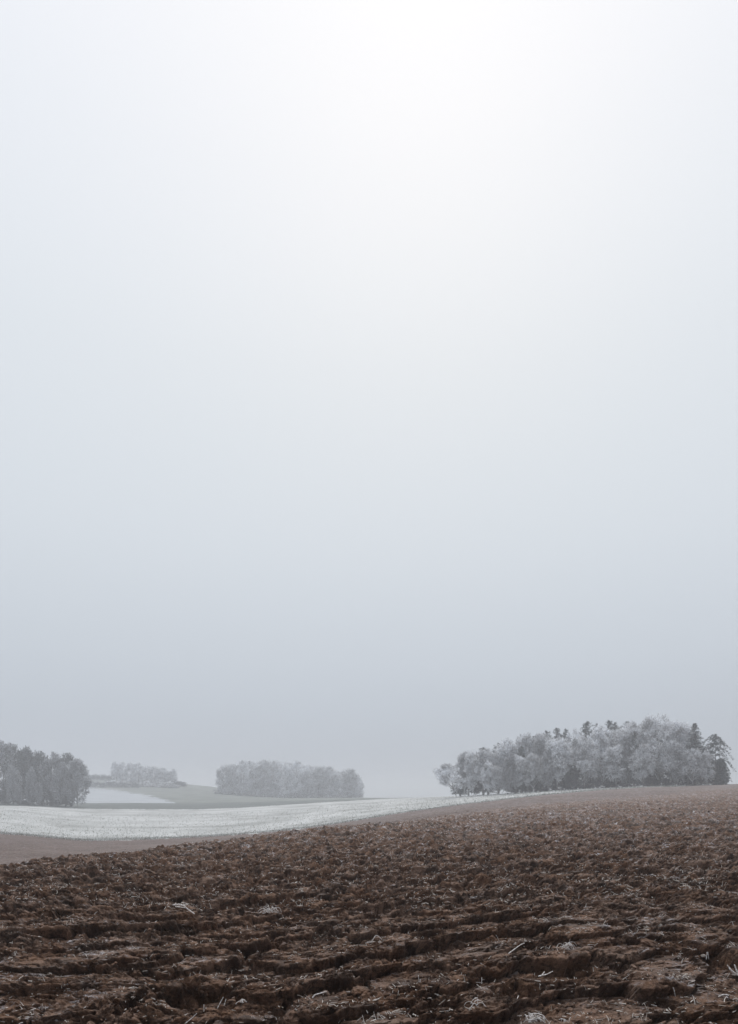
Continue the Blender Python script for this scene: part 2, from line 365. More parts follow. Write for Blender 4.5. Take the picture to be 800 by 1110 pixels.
# ------------------------------------------------------------------ the ground grid
core = np.linspace(-.66, .66, 950)
outer = .66 + (1.6 - .66) * np.linspace(0, 1, 40)[1:] ** 1.8
U = np.concatenate([-outer[::-1], core, outer])
Yr = np.concatenate([np.geomspace(.9, 3.0, 12)[:-1], np.geomspace(3.0, 130, 1800)[:-1], np.geomspace(130, 620, 420)[:-1], np.geomspace(620, 2500, 30)])
NC, NR = len(U), len(Yr)
YY, UU = np.meshgrid(Yr, U, indexing='ij')
XX = UU * (YY + 1.5)
cell = np.abs(np.gradient(U))[None, :] * (YY + 1.5)
Z = base_z(XX, YY)
PX = 400 + F * XX / np.maximum(YY, 1)
jit = 1 + .05 * fbm(XX / 3., YY / 3., 101, 3) + (.35 + .65 * sstep(250, 500, PX)) * (.16 * fbm(XX / 1.2, YY / 2.5, 102, 4) + .10 * vnoise(XX / 9., YY / 9., 103))
rightness = sstep(250, 450, PX)
rmask = np.maximum(1 - sstep(.72, 1.06, YY / (ROUGH(PX) * jit)), .5 * rightness)
nrows = int(np.searchsorted(Yr, 130))
h, push = detail(XX[:nrows], YY[:nrows], cell[:nrows])
rm = rmask[:nrows]
for _ in range(1):
    bw = .55 + .45 * sstep(7, 12, YY[:nrows])
    hp = np.pad(h, 1, mode='edge'); h = (1 - .5 * bw) * h + .125 * bw * (hp[:-2, 1:-1] + hp[2:, 1:-1] + hp[1:-1, :-2] + hp[1:-1, 2:])
    pp = np.pad(push, 1, mode='edge'); push = (1 - .6 * bw) * push + .15 * bw * (pp[:-2, 1:-1] + pp[2:, 1:-1] + pp[1:-1, :-2] + pp[1:-1, 2:])
Z[:nrows] += h * rm
XX2, YY2 = XX.copy(), YY.copy()
nearfade = 1 - sstep(10, 30, YY[:nrows])
YY2[:nrows] -= push * rm * nearfade; XX2[:nrows] += push * rm * nearfade * .12
# gentle relief in the far fields
Z += fbm(XX / 30, YY / 30, 111, 3) * .25 * sstep(40, 120, YY)
Z += fbm(XX / .8, YY / .8, 112, 3) * .13 * (1 - rmask) * (1 - sstep(60, 200, YY))
V = np.stack([XX2, YY2, Z], -1).reshape(-1, 3)
idx = np.arange(NR * NC).reshape(NR, NC)
Q = np.stack([idx[:-1, :-1], idx[:-1, 1:], idx[1:, 1:], idx[1:, :-1]], -1)
Yc = YY[:-1, :-1]; Pc = PX[:-1, :-1]; Xc = XX[:-1, :-1]
fz = fbm(Xc / 2.5, Yc / 2.5, 121, 3) + 1.2 * fbm(Xc / 9, Yc / 9, 123, 2) + 1.3 * fbm(Xc / .7, Yc / 2.2, 122, 2)
edge = fz * 4.0
zone = np.zeros(Yc.shape, int)                                    # 0 ploughed
zone[Yc > ROUGH(Pc) * jit[:-1, :-1]] = 1                           # 1 tilled
wh = (Yc + edge > WHITE0(Pc)); zone[wh] = 2
zone[(Yc + edge * .6 > WHITE1(Pc))] = 3                                 # dark strip / grass
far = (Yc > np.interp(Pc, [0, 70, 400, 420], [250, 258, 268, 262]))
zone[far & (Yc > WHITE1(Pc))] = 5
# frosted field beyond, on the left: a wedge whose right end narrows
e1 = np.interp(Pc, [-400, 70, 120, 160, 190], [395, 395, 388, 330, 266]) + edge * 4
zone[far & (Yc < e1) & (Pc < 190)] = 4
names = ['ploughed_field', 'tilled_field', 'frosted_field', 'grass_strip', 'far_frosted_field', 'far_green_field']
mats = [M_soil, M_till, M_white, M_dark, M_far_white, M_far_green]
zf = zone.ravel(); Qf = Q.reshape(-1, 4)
for k, (nm, mt) in enumerate(zip(names, mats)):
    q = Qf[zf == k]
    if not len(q): continue
    u, inv = np.unique(q.ravel(), return_inverse=True)
    Vk = V[u]; fl = inv.ravel(); cnt = np.full(len(q), 4)
    if k == 0:      # the field carries on behind the camera
        xs = np.linspace(-300, 300, 40); ys = np.linspace(-250, .95, 30)
        gy, gx = np.meshgrid(ys, xs, indexing='ij'); gz = np.full(gx.shape, -0.03) + base_z(gx, gy)
        B = np.stack([gx, gy, gz], -1).reshape(-1, 3); bi = np.arange(B.shape[0]).reshape(gx.shape) + len(Vk)
        bq = np.stack([bi[:-1, :-1], bi[:-1, 1:], bi[1:, 1:], bi[1:, :-1]], -1).reshape(-1, 4)
        Vk = np.concatenate([Vk, B]); fl = np.concatenate([fl, bq.ravel()]); cnt = np.concatenate([cnt, np.full(len(bq), 4)])
    tag(link(nm, mesh_np(nm, Vk, fl, cnt, [mt], smooth=True)), kind='structure')
def ground_z(x, y):
    x = np.atleast_1d(np.asarray(x, float)); y = np.atleast_1d(np.asarray(y, float))
    px = 400 + F * x / np.maximum(y, 1)
    rmk = 1 - sstep(.85, 1.05, y / ROUGH(px)); hh, _ = detail(x, y, np.full(x.shape, .0015) * (y + 1))
    return base_z(x, y) + hh * rmk

# ------------------------------------------------------------------ haze
bm = bmesh.new(); bmesh.ops.create_cube(bm, size=1.0)
me = bpy.data.meshes.new('haze'); bm.to_mesh(me); bm.free()
zlo = float(V[:, 2].min()) - 1; HAZE_TOP = 34.0
hz = link('haze', me); hz.scale = (8600, 2900, HAZE_TOP - zlo); hz.location = (0, 1150, (HAZE_TOP + zlo) / 2); tag(hz, kind='stuff')
m = bpy.data.materials.new('haze_air'); m.use_nodes = True; t = m.node_tree; t.nodes.clear()
o_ = nd(t, 'ShaderNodeOutputMaterial'); pv = nd(t, 'ShaderNodeVolumePrincipled'); t.links.new(pv.outputs[0], o_.inputs['Volume'])
pv.inputs['Color'].default_value = (.84, .86, .905, 1); pv.inputs['Density'].default_value = .0017; pv.inputs['Anisotropy'].default_value = .2
me.materials.append(m)

# ------------------------------------------------------------------ trees
rng = np.random.default_rng(5)
def tube(V_, F_, P, R, n=5):
    """append a tube along points P with radii R"""
    P = np.array(P, float); b0 = sum(len(v) for v in V_)
    T = np.gradient(P, axis=0); T /= np.linalg.norm(T, axis=1)[:, None] + 1e-9
    ref = np.array([.31, .87, .12]) if abs(T[0][2]) > .7 else np.array([0., 0, 1])
    A = np.cross(T, ref); A /= np.linalg.norm(A, axis=1)[:, None] + 1e-9; B = np.cross(T, A)
    an = np.arange(n) / n * 2 * math.pi
    ring = P[:, None] + R[:, None, None] * (np.cos(an)[None, :, None] * A[:, None] + np.sin(an)[None, :, None] * B[:, None])
    V_.append(ring.reshape(-1, 3)); k = len(P)
    for i in range(k - 1):
        for j in range(n):
            a = b0 + i * n + j; bq = b0 + i * n + (j + 1) % n
            F_.append((a, bq, bq + n, a + n))
    F_.append(tuple(b0 + (k - 1) * n + j for j in range(n)))
def tubes_mesh(name, V_, F_, mats):
    fl = np.concatenate([np.array(f) for f in F_]); cn = np.array([len(f) for f in F_])
    return mesh_np(name, np.concatenate(V_), fl, cn, mats)
def blades(start, dirn, length, width):
    """thin 3-sided kite blades: arrays n x 3, n x 3, n, n -> verts, tris"""
    n = len(start); rnd = rng.normal(size=(n, 3)); side = np.cross(dirn, rnd); side /= np.linalg.norm(side, axis=1)[:, None] + 1e-9
    mid = start + dirn * (length * .45)[:, None]; tip = start + dirn * length[:, None]
    v = np.stack([start, mid + side * width[:, None] * .5, tip, mid - side * width[:, None] * .5], 1).reshape(-1, 3)
    return v
def crown_twigs(centers, outd, rad, per, length, width, droop=0., up=.55):
    """twig sprays: per cluster 'per' sprigs each with 4 twiglets"""
    n = len(centers); C = np.repeat(centers, per, 0); O = np.repeat(outd, per, 0); R_ = np.repeat(rad, per)
    off = rng.normal(size=(n * per, 3)); off /= np.linalg.norm(off, axis=1)[:, None]
    off *= (rng.random(n * per) ** .4 * R_)[:, None] * np.array([.92, .92, 1.12])
    S = C + off
    D = off / (R_[:, None] + 1e-6) * 1.0 + O * .6 + rng.normal(size=S.shape) * .45 + np.array([0, 0, up - droop])
    D /= np.linalg.norm(D, axis=1)[:, None]
    vs = []
    for k in range(5):
        dd = D + rng.normal(size=S.shape) * (.0 if k == 0 else .55); dd /= np.linalg.norm(dd, axis=1)[:, None]
        L = length * (.6 + .8 * rng.random(len(S))) * (1 if k == 0 else .65)
        st = S if k == 0 else S + D * (length * rng.random(len(S)) * .8)[:, None]
        vs.append(blades(st, dd, L, width * (.6 + .8 * rng.random(len(S)))))
    return np.concatenate(vs)
def quad_mesh(name, v, mats):
    n = len(v) // 4; return mesh_np(name, v, np.arange(n * 4), np.full(n, 4), mats, smooth=False)

def make_broad(H, R, seed, matc, matt, nclus=80, per=34, low=.16, lean=0., droop=.0, width=.16, lump=.3):
    global rng
    rng = np.random.default_rng(seed)
    tv, tf, cv, cf = [], [], [], []
    top = .78 * H; n = 9; zz = np.linspace(-.6, top, n)
    wob = np.cumsum(rng.normal(size=(n, 2)) * .018 * H / n * 3, 0)
    P = np.stack([wob[:, 0] + lean * (zz / H) ** 1.4 * R * 1.2, wob[:, 1], zz], 1); rt = H * .018 * (1 - np.clip(zz / top, 0, 1)) ** .8 + .03
    rt[0] *= 1.25
    tube(tv, tf, P, rt, 7)
    cen, outd, rads = [], [], []
    for k in range(nclus):
        tz = low + (1 - low) * rng.random() ** .85
        q = (tz - low) / (1 - low)
        env = R * (math.sin(math.pi * min(1, q * .80 + .17)) ** .6)
        if q > .75: env = R * math.sqrt(max(0, 1 - ((q - .42) / .60) ** 2))
        az = rng.random() * 6.283
        env *= 1 - lump * (.5 + .5 * math.sin(az * 2 + seed) * math.sin(q * 7 + seed * 1.7))
        rr = env * (.35 + .65 * rng.random() ** .5) * (1.12 if rng.random() < .15 else 1)
        bx = np.interp(tz * H, zz, P[:, 0]); by = np.interp(tz * H, zz, P[:, 1])
        c_ = np.array([bx + rr * math.cos(az), by + rr * math.sin(az), tz * H - .06 * H * q])
        rc = H * (.04 + .05 * rng.random())
        cen.append(c_); rads.append(rc)
        o_ = np.array([math.cos(az) * rr / R, math.sin(az) * rr / R, .4 * q]); outd.append(o_ / (np.linalg.norm(o_) + 1e-6))
        # limb
        z0 = max(.1 * H, c_[2] - rr * (.5 + .9 * rng.random()) - .05 * H); z0 = min(z0, top * .97)
        p0 = np.array([np.interp(z0, zz, P[:, 0]), np.interp(z0, zz, P[:, 1]), z0]); p1 = p0 + (c_ - p0) * .5 + np.array([0, 0, -.04 * rr + .02 * H * rng.normal() * .4]); s_ = np.linspace(0, 1, 5)[:, None]
        PP = (1 - s_) ** 2 * p0 + 2 * s_ * (1 - s_) * p1 + s_ ** 2 * c_
        r0 = max(.035, np.interp(z0, zz, rt) * .42)
        if k % 3 == 0: tube(tv, tf, PP, np.linspace(r0, .03, 5), 4)
        else: tube(cv, cf, PP, np.linspace(r0 * .7, .025, 5), 3)
    tw = crown_twigs(np.array(cen), np.array(outd), np.array(rads), per, .052 * H, width, droop)
    nb = sum(len(v) for v in cv); Vc = np.concatenate(cv + [tw]); fl = [np.array(f) for f in cf]; cn = [len(f) for f in cf]
    q = np.arange(len(tw)) + nb; fl = np.concatenate(fl + [q]); cn = np.concatenate([cn, np.full(len(tw) // 4, 4)])
    crown = mesh_np('crown', Vc, fl, cn, [matc], smooth=False)
    return tubes_mesh('trunk', tv, tf, [matt]), crown
def make_conifer(H, R, seed, matc, matt, bare=.1, droop=.35, whorls=30, gap=.0, narrow=1.0, arch=0.):
    global rng
    rng = np.random.default_rng(seed)
    tv, tf = [], []; zz = np.linspace(-.6, H, 9)
    P = np.stack([np.zeros(9), np.zeros(9), zz], 1); P[1:, :2] += np.cumsum(rng.normal(size=(8, 2)) * .04, 0)
    tube(tv, tf, P, H * .016 * (1 - np.clip(zz / H, 0, 1)) + .02, 6)
    St, Dr, Ln, Wd = [], [], [], []
    for k in range(whorls):
        q = k / (whorls - 1); z = H * (bare + (1 - bare) * q ** .92); nb = rng.integers(5, 9); L0 = R * ((1 - q) ** narrow * .95 + .05)
        if q < .12: L0 *= .75 + 2 * q
        for j in range(nb):
            if rng.random() < gap: continue
            az = rng.random() * 6.283; L = L0 * (.65 + .5 * rng.random())
            d = np.array([math.cos(az), math.sin(az), .25 - droop * (1 - q) + .1 * rng.normal()]); m_ = max(4, int(L / .16))
            s_ = np.linspace(.08, 1, m_)
            pts = np.array([0, 0, z]) + d * (s_ * L)[:, None] + np.array([0, 0, -1]) * (s_ ** 2 * L * droop * .5)[:, None] + np.array([0, 0, 1]) * ((s_ - s_ ** 2 * 1.3) * L * arch)[:, None]
            if k % 2 == 0 and L > 1: tube(tv, tf, pts[[0, m_ // 2, m_ - 1]], np.array([.05, .03, .012]), 3)
            for rep in range(4):
                dd = d / np.linalg.norm(d) * .55 + rng.normal(size=(m_, 3)) * .5 + np.array([0, 0, -.12]); dd /= np.linalg.norm(dd, axis=1)[:, None]
                St.append(pts + rng.normal(size=(m_, 3)) * .08); Dr.append(dd); Ln.append((.28 + .45 * rng.random(m_)) * (.6 + .4 * L / R)); Wd.append(np.full(m_, .15))
    n_ = 30; St.append(np.tile([0, 0, H * .97], (n_, 1)) + rng.normal(size=(n_, 3)) * [.08, .08, .25]); dd = rng.normal(size=(n_, 3)) * .4 + [0, 0, .8]; Dr.append(dd / np.linalg.norm(dd, axis=1)[:, None]); Ln.append(np.full(n_, .45)); Wd.append(np.full(n_, .12))
    v = blades(np.concatenate(St), np.concatenate(Dr), np.concatenate(Ln), np.concatenate(Wd))
    return tubes_mesh('trunk', tv, tf, [matt]), quad_mesh('crown', v, [matc])

KINDS = {}
KINDS['round'] = [make_broad(16, 5.0, s, M_rime, M_bark, 52, 60, low=.25) for s in (1, 2, 3)]
KINDS['weep'] = [make_broad(16, 4.0, s, M_rime, M_bark, 56, 56, low=.26, droop=.9, lump=.45) for s in (4, 5)]
KINDS['tall'] = [make_broad(18, 3.8, s, M_rime, M_pale, 56, 56, low=.30) for s in (6, 7)]
KINDS['dim'] = [make_broad(17, 4.4, s, M_dim, M_bark, 85, 34, low=.10) for s in (8, 9, 10)]
KINDS['mid'] = [make_broad(16, 4.4, s, M_mid, M_bark, 52, 56, low=.12) for s in (17, 18, 19)]
KINDS['full'] = [make_broad(16, 4.4, s, M_rime, M_bark, 60, 52, low=.06) for s in (31, 32, 33)]
KINDS['shrub'] = [make_broad(6, 3.2, s, M_rime, M_bark, 55, 26, low=.02, width=.12) for s in (11, 12)]
KINDS['brush'] = [make_broad(6, 3.2, s, M_dim, M_bark, 60, 34, low=.0, width=.16) for s in (15, 16)]
KINDS['pale'] = [make_broad(13, 3.0, s, M_rime, M_pale, 60, 32, low=.2) for s in (13,)]
KINDS['lean'] = [make_broad(12, 4.0, 14, M_rime, M_bark, 60, 34, low=.34, lean=-.8)]
KINDS['spruce'] = [make_conifer(19, 3.2, s, M_pine, M_bark, whorls=40, narrow=.75) for s in (21, 22)]
KINDS['pine'] = [make_conifer(18, 2.6, s, M_pine, M_bark, bare=.5, droop=.05, whorls=18, gap=.1, narrow=.4) for s in (23, 24)]
KINDS['cone'] = [make_conifer(7, 2.9, 25, M_needle, M_bark, bare=.02, droop=.15, whorls=34, narrow=.55)]
KINDS['ragged'] = [make_conifer(13, 5.6, 26, M_pine, M_bark, bare=.22, droop=.55, whorls=15, gap=.3, narrow=.35, arch=.8)]
NOM = {'round': (16, 5), 'weep': (16, 4), 'tall': (18, 3.8), 'mid': (16, 4.4), 'full': (16, 4.4), 'dim': (17, 4.4), 'shrub': (6, 3.2), 'brush': (6, 3.2), 'pale': (13, 3), 'lean': (12, 4), 'spruce': (19, 3.2), 'pine': (18, 2.6), 'cone': (7, 2.9), 'ragged': (13, 5.6)}
KN = {'round': 'broadleaf_tree', 'weep': 'broadleaf_tree', 'tall': 'broadleaf_tree', 'mid': 'broadleaf_tree', 'full': 'broadleaf_tree', 'dim': 'broadleaf_tree', 'shrub': 'shrub', 'brush': 'shrub', 'pale': 'birch_tree', 'lean': 'broadleaf_tree', 'spruce': 'spruce_tree', 'pine': 'pine_tree', 'cone': 'conifer_tree', 'ragged': 'larch_tree'}
rt_ = random.Random(3); cnt_ = {}
def tree(kind, px, Y, top, wid, label, group):
    """px = bearing of the trunk, Y metres away, top = row of the tip, wid = crown width in photo pixels"""
    vs = KINDS[kind]; cnt_[kind] = cnt_.get(kind, -1) + 1; tr, cr = vs[cnt_[kind] % len(vs)]
    x = (px - 400) / F * Y; z = float(base_z(x, Y)) - .05
    Ht = (HZ - top) / F * Y + CAMZ - z; Wt = wid / F * Y
    H0, R0 = NOM[kind]
    e = bpy.data.objects.new(KN[kind], None); col.objects.link(e); e.empty_display_size = .5
    e.location = (x, Y, z); s = Wt / (2 * R0 * 1.06); e.scale = (s, s, Ht / (H0 * 1.0))
    e.rotation_euler = (0, 0, rt_.uniform(-.35, .35) if kind in ('lean', 'ragged') else rt_.uniform(0, 6.28))
    tag(e, label, 'shrub' if kind in ('shrub', 'brush') else 'tree', group)
    link('trunk' if kind not in ('shrub', 'brush') else 'stem', tr, e); link('crown' if kind not in ('shrub', 'brush') else 'foliage', cr, e)
    return e
GR = 'trees of the wood on the right'
R = [
 ('lean', 495, 172, 829, 34, 'leftmost rime-covered tree of the right-hand wood, leaning out over the frosty field'),
 ('tall', 503, 178, 817, 20, 'slim frosted tree behind the leaning tree at the left tip of the right-hand wood'),
 ('pale', 513, 172, 815, 20, 'slim pale-trunked tree near the left tip of the right-hand wood'),
 ('weep', 525, 174, 812, 26, 'frosted tree with drooping twigs right of the slim trees at the left tip'),
 ('pale', 531, 168, 826, 18, 'short pale-trunked frosted tree at the front, left part of the right-hand wood'),
 ('round', 541, 168, 831, 20, 'first low rounded frosted tree from the left in the front edge of the right-hand wood'),
 ('tall', 549, 176, 803, 28, 'tall frosted tree rising behind the first low rounded tree of the right-hand wood'),
 ('weep', 560, 168, 818, 22, 'second low frosted tree from the left along the front edge of the right-hand wood'),
 ('round', 567, 176, 797, 30, 'rounded grey-white tree forming the first hump of the skyline in the right-hand wood'),
 ('round', 577, 166, 817, 26, 'broad frosted tree with low drooping crown left of centre in the right-hand wood'),
 ('tall', 588, 174, 797, 26, 'upright frosted tree behind the broad low tree left of centre in the right-hand wood'),
 ('weep', 604, 164, 800, 34, 'large frosted tree with hanging pale twigs standing forward at the middle of the right-hand wood'),
 ('round', 622, 170, 793, 28, 'rounded frosted tree right behind the large hanging-twig tree of the right-hand wood'),
 ('dim', 619, 163, 822, 14, 'narrow dark tree added for the shade between the two widest pale crowns of the right-hand wood'),  # added tree, its dark twigs stand in for the gap's shade
 ('round', 634, 162, 800, 34, 'wide pale tree just right of the dark gap in the middle of the right-hand wood'),
 ('round', 652, 166, 788, 40, 'broad high frosted crown below the row of dark pine tops in the right-hand wood'),
 ('weep', 668, 160, 806, 32, 'frosted tree with brownish hanging twigs right of the middle of the right-hand wood'),
 ('tall', 684, 162, 786, 32, 'tall frosted tree with dark inner branches left of the highest crown in the right-hand wood'),
 ('round', 697, 156, 808, 30, 'mid-height frosted tree in front of the highest crown in the right-hand wood'),
 ('round', 714, 160, 778, 48, 'highest broad frosted crown of the right-hand wood'),
 ('weep', 727, 155, 803, 28, 'frosted tree with pale upright twigs below the highest crown of the right-hand wood'),
 ('tall', 739, 158, 784, 32, 'tall frosted tree just right of the highest crown of the right-hand wood'),
 ('round', 751, 152, 812, 30, 'low bright round frosted tree near the right end of the right-hand wood'),
 ('pale', 767, 151, 815, 17, 'slim bright frosted tree beside the dark bushy conifer at the right end of the wood'),
 ('spruce', 753, 156, 785, 34, 'dark sloping conifer behind the low bright round tree at the right end of the wood'),
 ('mid', 553, 166, 815, 15, 'narrow greyer tree added to darken the shaded gap left of the first skyline hump, right-hand wood'),  # this and the next three are added, greyer to imitate shade between crowns
 ('mid', 594, 163, 812, 15, 'narrow greyer tree added to darken the shaded gap left of the hanging-twig tree, right-hand wood'),
 ('mid', 679, 159, 800, 16, 'narrow greyer tree added to darken the shaded gap left of the highest crown, right-hand wood'),
 ('mid', 735, 154, 806, 16, 'narrow greyer tree added to darken the shaded gap right of the highest crown, right-hand wood'),
 ('ragged', 775, 156, 797, 48, 'ragged conifer with long bare side branches at the right end of the wood'),
 ('cone', 781, 151, 823, 22, 'dark bushy conifer standing last on the right end of the wood'),
]
for r in R: tree(*r, GR)
pines = [(508, 815, 'dark pine tip near the left end of the right-hand wood'), (524, 808, 'lone dark pine top left of the first skyline hump of the right-hand wood'),
 (540, 803, 'dark pine top just left of the first skyline hump of the right-hand wood'), (581, 795, 'dark pine top between the first hump and the middle of the right-hand wood'),
 (592, 790, 'first of the three dark pine tops at the middle of the right-hand wood skyline'), (603, 788, 'second of the three dark pine tops at the middle of the right-hand wood skyline'),
 (613, 789, 'third of the three dark pine tops at the middle of the right-hand wood skyline'), (637, 781, 'tallest dark pine top left of the highest crown of the right-hand wood'),
 (647, 783, 'dark pine top next to the tallest pine of the right-hand wood'), (660, 780, 'double-headed dark pine top above the broad frosted crown of the right-hand wood'),
 (667, 782, 'dark pine top just right of the double-headed pine of the right-hand wood'), (680, 781, 'last dark pine top before the highest crown of the right-hand wood')]
for px, top, lb in pines: tree('pine', px, 186 - (px - 500) * .08, top + (3 if px < 600 else 2), 19 + 4 * math.sin(px), lb, 'dark pines on the skyline of the right-hand wood')
for k in range(26):       # inside the wood
    px = 500 + k * 10.4 + rt_.uniform(-3, 3); sky_ = np.interp(px, [495, 520, 560, 600, 640, 700, 735, 755, 775], [834, 818, 806, 800, 795, 790, 792, 804, 822])
    tree('dim' if k % 3 else 'spruce', px, rt_.uniform(176, 200) - (px - 500) * .09, sky_ + rt_.uniform(0, 5), 24, 'dim tree standing inside the right-hand wood behind its front trees', 'trees inside the wood on the right')
for k in range(30):
    px = 556 + k * 7.4 + rt_.uniform(-3, 3)
    tree('brush', px, [178, 186][k % 2] - (px - 500) * .09, np.interp(px, [500, 780], [852, 839]) + rt_.uniform(-3, 3), 17, 'low undergrowth shrub between the trunks of the right-hand wood', 'undergrowth of the wood on the right')
# left grove
GL = 'trees of the grove at the left edge'
L = [
 ('dim', -44, 226, 800, 44, 'tree of the left grove cut off by the photo edge'), ('mid', -16, 224, 806, 40, 'tree of the left grove filling the lower left photo edge'),
 ('mid', 4, 226, 806, 30, 'dim tall tree at the left photo edge, highest of the left grove'), ('dim', 17, 229, 809, 26, 'dim tall tree second from the photo edge in the left grove'),
 ('mid', 14, 213, 829, 16, 'lower pale rounded tree in front, first from the photo edge in the left grove'), ('dim', 29, 228, 811, 28, 'tree with a pointed dark top in the left grove'),
 ('mid', 33, 217, 832, 12, 'second pale front tree from the photo edge in the left grove, slim'), ('dim', 44, 226, 814, 28, 'broad dark tree in the middle of the left grove'),
 ('mid', 42, 213, 848, 8, 'small low pale tree before the broad dark tree of the left grove'), ('mid', 57, 225, 815, 24, 'soft grey tree right of the middle of the left grove'),
 ('mid', 66, 219, 827, 20, 'grey front tree near the right end of the left grove'), ('dim', 71, 226, 818, 26, 'dark tree second from the right end of the left grove'),
 ('mid', 84, 221, 825, 27, 'rounded tree at the right end of the left grove, overhanging the field'), ('mid', 20, 211, 854, 9, 'small pale bush-like tree low in the left grove'),
]
for r in L: tree(*r, GL)
for k in range(14): tree('brush', -30 + k * 8 + rt_.uniform(-2, 2), 219 + rt_.uniform(0, 6), 856 + rt_.uniform(-3, 3), 17, 'dim undergrowth shrub along the foot of the left grove', 'undergrowth of the grove at the left edge')
# middle grove
topm = lambda p: np.interp(p, [235, 242, 252, 275, 295, 312, 330, 347, 362, 378, 388, 394], [838, 829, 826, 825, 825, 826, 828, 831, 833, 835, 838, 845])
side = ['leftmost', 'second from left', 'third from left', 'fourth from left', 'fifth from left', 'sixth from left', 'seventh from left', 'seventh from right', 'sixth from right', 'fifth from right', 'fourth from right', 'third from right', 'second from right', 'rightmost']
for k, p in enumerate([241, 252, 264, 276, 287, 299, 311, 322, 334, 345, 357, 367, 378, 387]):
    tree('full', p, 382 + (k * 7) % 6, topm(p) + [0, 4, -1, 5, 1][k % 5], 19 if 0 < k < 13 else 17, 'frosted front tree of the hazy middle grove, %s' % side[k], 'front trees of the hazy middle grove')
for k in range(18):
    p = 247 + k * 7.9; tree('full', p, 398 + rt_.uniform(0, 14), topm(p) + rt_.uniform(-1, 3), 20, 'hazy tree inside the middle grove behind its front row', 'trees inside the hazy middle grove')
for k in range(16): tree('shrub', 238 + k * 10 + rt_.uniform(-2, 2), 378 + rt_.uniform(0, 4), 856 + rt_.uniform(-3, 2), 13, 'frosted shrub along the foot of the hazy middle grove', 'shrubs at the foot of the middle grove')
# far clump on the hill
for (p, tp, wd, lb) in [(125, 826, 10, 'slim faint tree at the left end of the far hilltop clump'), (133, 826, 12, 'second faint tree from the left of the far hilltop clump'),
    (142, 827, 14, 'third faint tree from the left of the far hilltop clump'), (150, 828, 15, 'fourth faint tree from the left of the far hilltop clump'),
    (159, 830, 16, 'faint tree in the middle of the far hilltop clump'), (168, 831, 15, 'fourth faint tree from the right of the far hilltop clump'), (176, 833, 14, 'third faint tree from the right of the far hilltop clump'),
    (183, 836, 11, 'second faint tree from the right of the far hilltop clump'), (188, 834, 9, 'faint upright tree at the right end of the far hilltop clump')]:
    tree('tall' if wd < 12 else 'full', p, 425, tp, wd, lb, 'trees of the far hilltop clump')
for k in range(15): tree('shrub', 118 + k * 5.2, 408 + rt_.uniform(0, 8), 846 + k * .25 + rt_.uniform(-3, 2), 12, 'hazy shrub at the foot of the far hilltop clump', 'shrubs under the far hilltop clump')
# hedgerows on the far slope
def hedge(p0, y0, p1, y1, hgt, label, seed):
    global rng
    rng = np.random.default_rng(seed); n = 70
    s_ = np.linspace(0, 1, n); px = p0 + (p1 - p0) * s_; Yh = y0 + (y1 - y0) * s_; x = (px - 400) / F * Yh
    C = np.stack([x, Yh + rng.normal(size=n) * .5, base_z(x, Yh) + hgt * .45 * (.7 + .6 * rng.random(n))], 1); C[:, 0] += rng.normal(size=n) * .4
    O = np.tile([0, 0, .6], (n, 1)); v = crown_twigs(C, O, hgt * .5 * (.7 + .6 * rng.random(n)), 22, .8, .2)
    o = link('hedge', quad_mesh('hedge', v, [M_dim])); tag(o, label, 'hedge', 'hedgerows on the far slope')
hedge(84, 398, 150, 402, 3.0, 'faint hedgerow along the top of the far white field', 61)
hedge(88, 440, 128, 440, 3.0, 'faint upper hedgerow on the far hillside left of the tree clump', 62)
hedge(186, 425, 200, 430, 2.6, 'short low hedge just right of the far hilltop clump', 63)

# ------------------------------------------------------------------ soil clods (uncountable)
def ico(sub):
    bm = bmesh.new(); bmesh.ops.create_icosphere(bm, subdivisions=sub, radius=1.0)
    v = np.array([a.co for a in bm.verts]); f = np.array([[q.index for q in a.verts] for a in bm.faces]); bm.free(); return v, f
def clods(n, sub, smin, smax, ymin, ymax, seed):
    r = np.random.default_rng(seed); v0, f0 = ico(sub)
    Yc_ = np.exp(r.uniform(math.log(ymin), math.log(ymax), n)); xc = r.uniform(-.63, .63, n) * (Yc_ + 1)
    dens = fbm(xc / .8, Yc_ / .8, 301, 3); keep = dens + r.normal(size=n) * .25 > -.05; Yc_, xc = Yc_[keep], xc[keep]
    px = 400 + F * xc / Yc_; k2 = Yc_ < ROUGH(px) * .95; Yc_, xc = Yc_[k2], xc[k2]; n = len(xc)
    sz = smin * (smax / smin) ** (r.random(n) ** 2.2) * (1 + Yc_ / 40)
    zc = ground_z(xc, Yc_)
    A = np.repeat(v0[None], n, 0)
    # facets: cut by random planes
    for _ in range(7):
        d = r.normal(size=(n, 3)); d /= np.linalg.norm(d, axis=1)[:, None]; off = .35 + .35 * r.random(n)
        dt = np.einsum('nvk,nk->nv', A, d); ex = np.maximum(0, dt - off[:, None]); A = A - ex[..., None] * d[:, None]
    A += r.normal(size=A.shape) * .09
    A *= (sz[:, None] * np.stack([.8 + .8 * r.random(n), .7 + .6 * r.random(n), .45 + .45 * r.random(n)], 1))[:, None]
    an = r.random(n) * 6.283; ca, sa = np.cos(an)[:, None], np.sin(an)[:, None]
    tl = r.normal(size=n)[:, None] * .35; Y1 = A[..., 1] * np.cos(tl) - A[..., 2] * np.sin(tl); Z1 = A[..., 1] * np.sin(tl) + A[..., 2] * np.cos(tl)
    X2 = A[..., 0] * ca - Y1 * sa; Y2 = A[..., 0] * sa + Y1 * ca
    P = np.stack([X2 + xc[:, None], Y2 + Yc_[:, None], Z1 + (zc + sz * .12)[:, None]], -1).reshape(-1, 3)
    Fc = (f0[None] + (np.arange(n) * len(v0))[:, None, None]).reshape(-1)
    return P, Fc
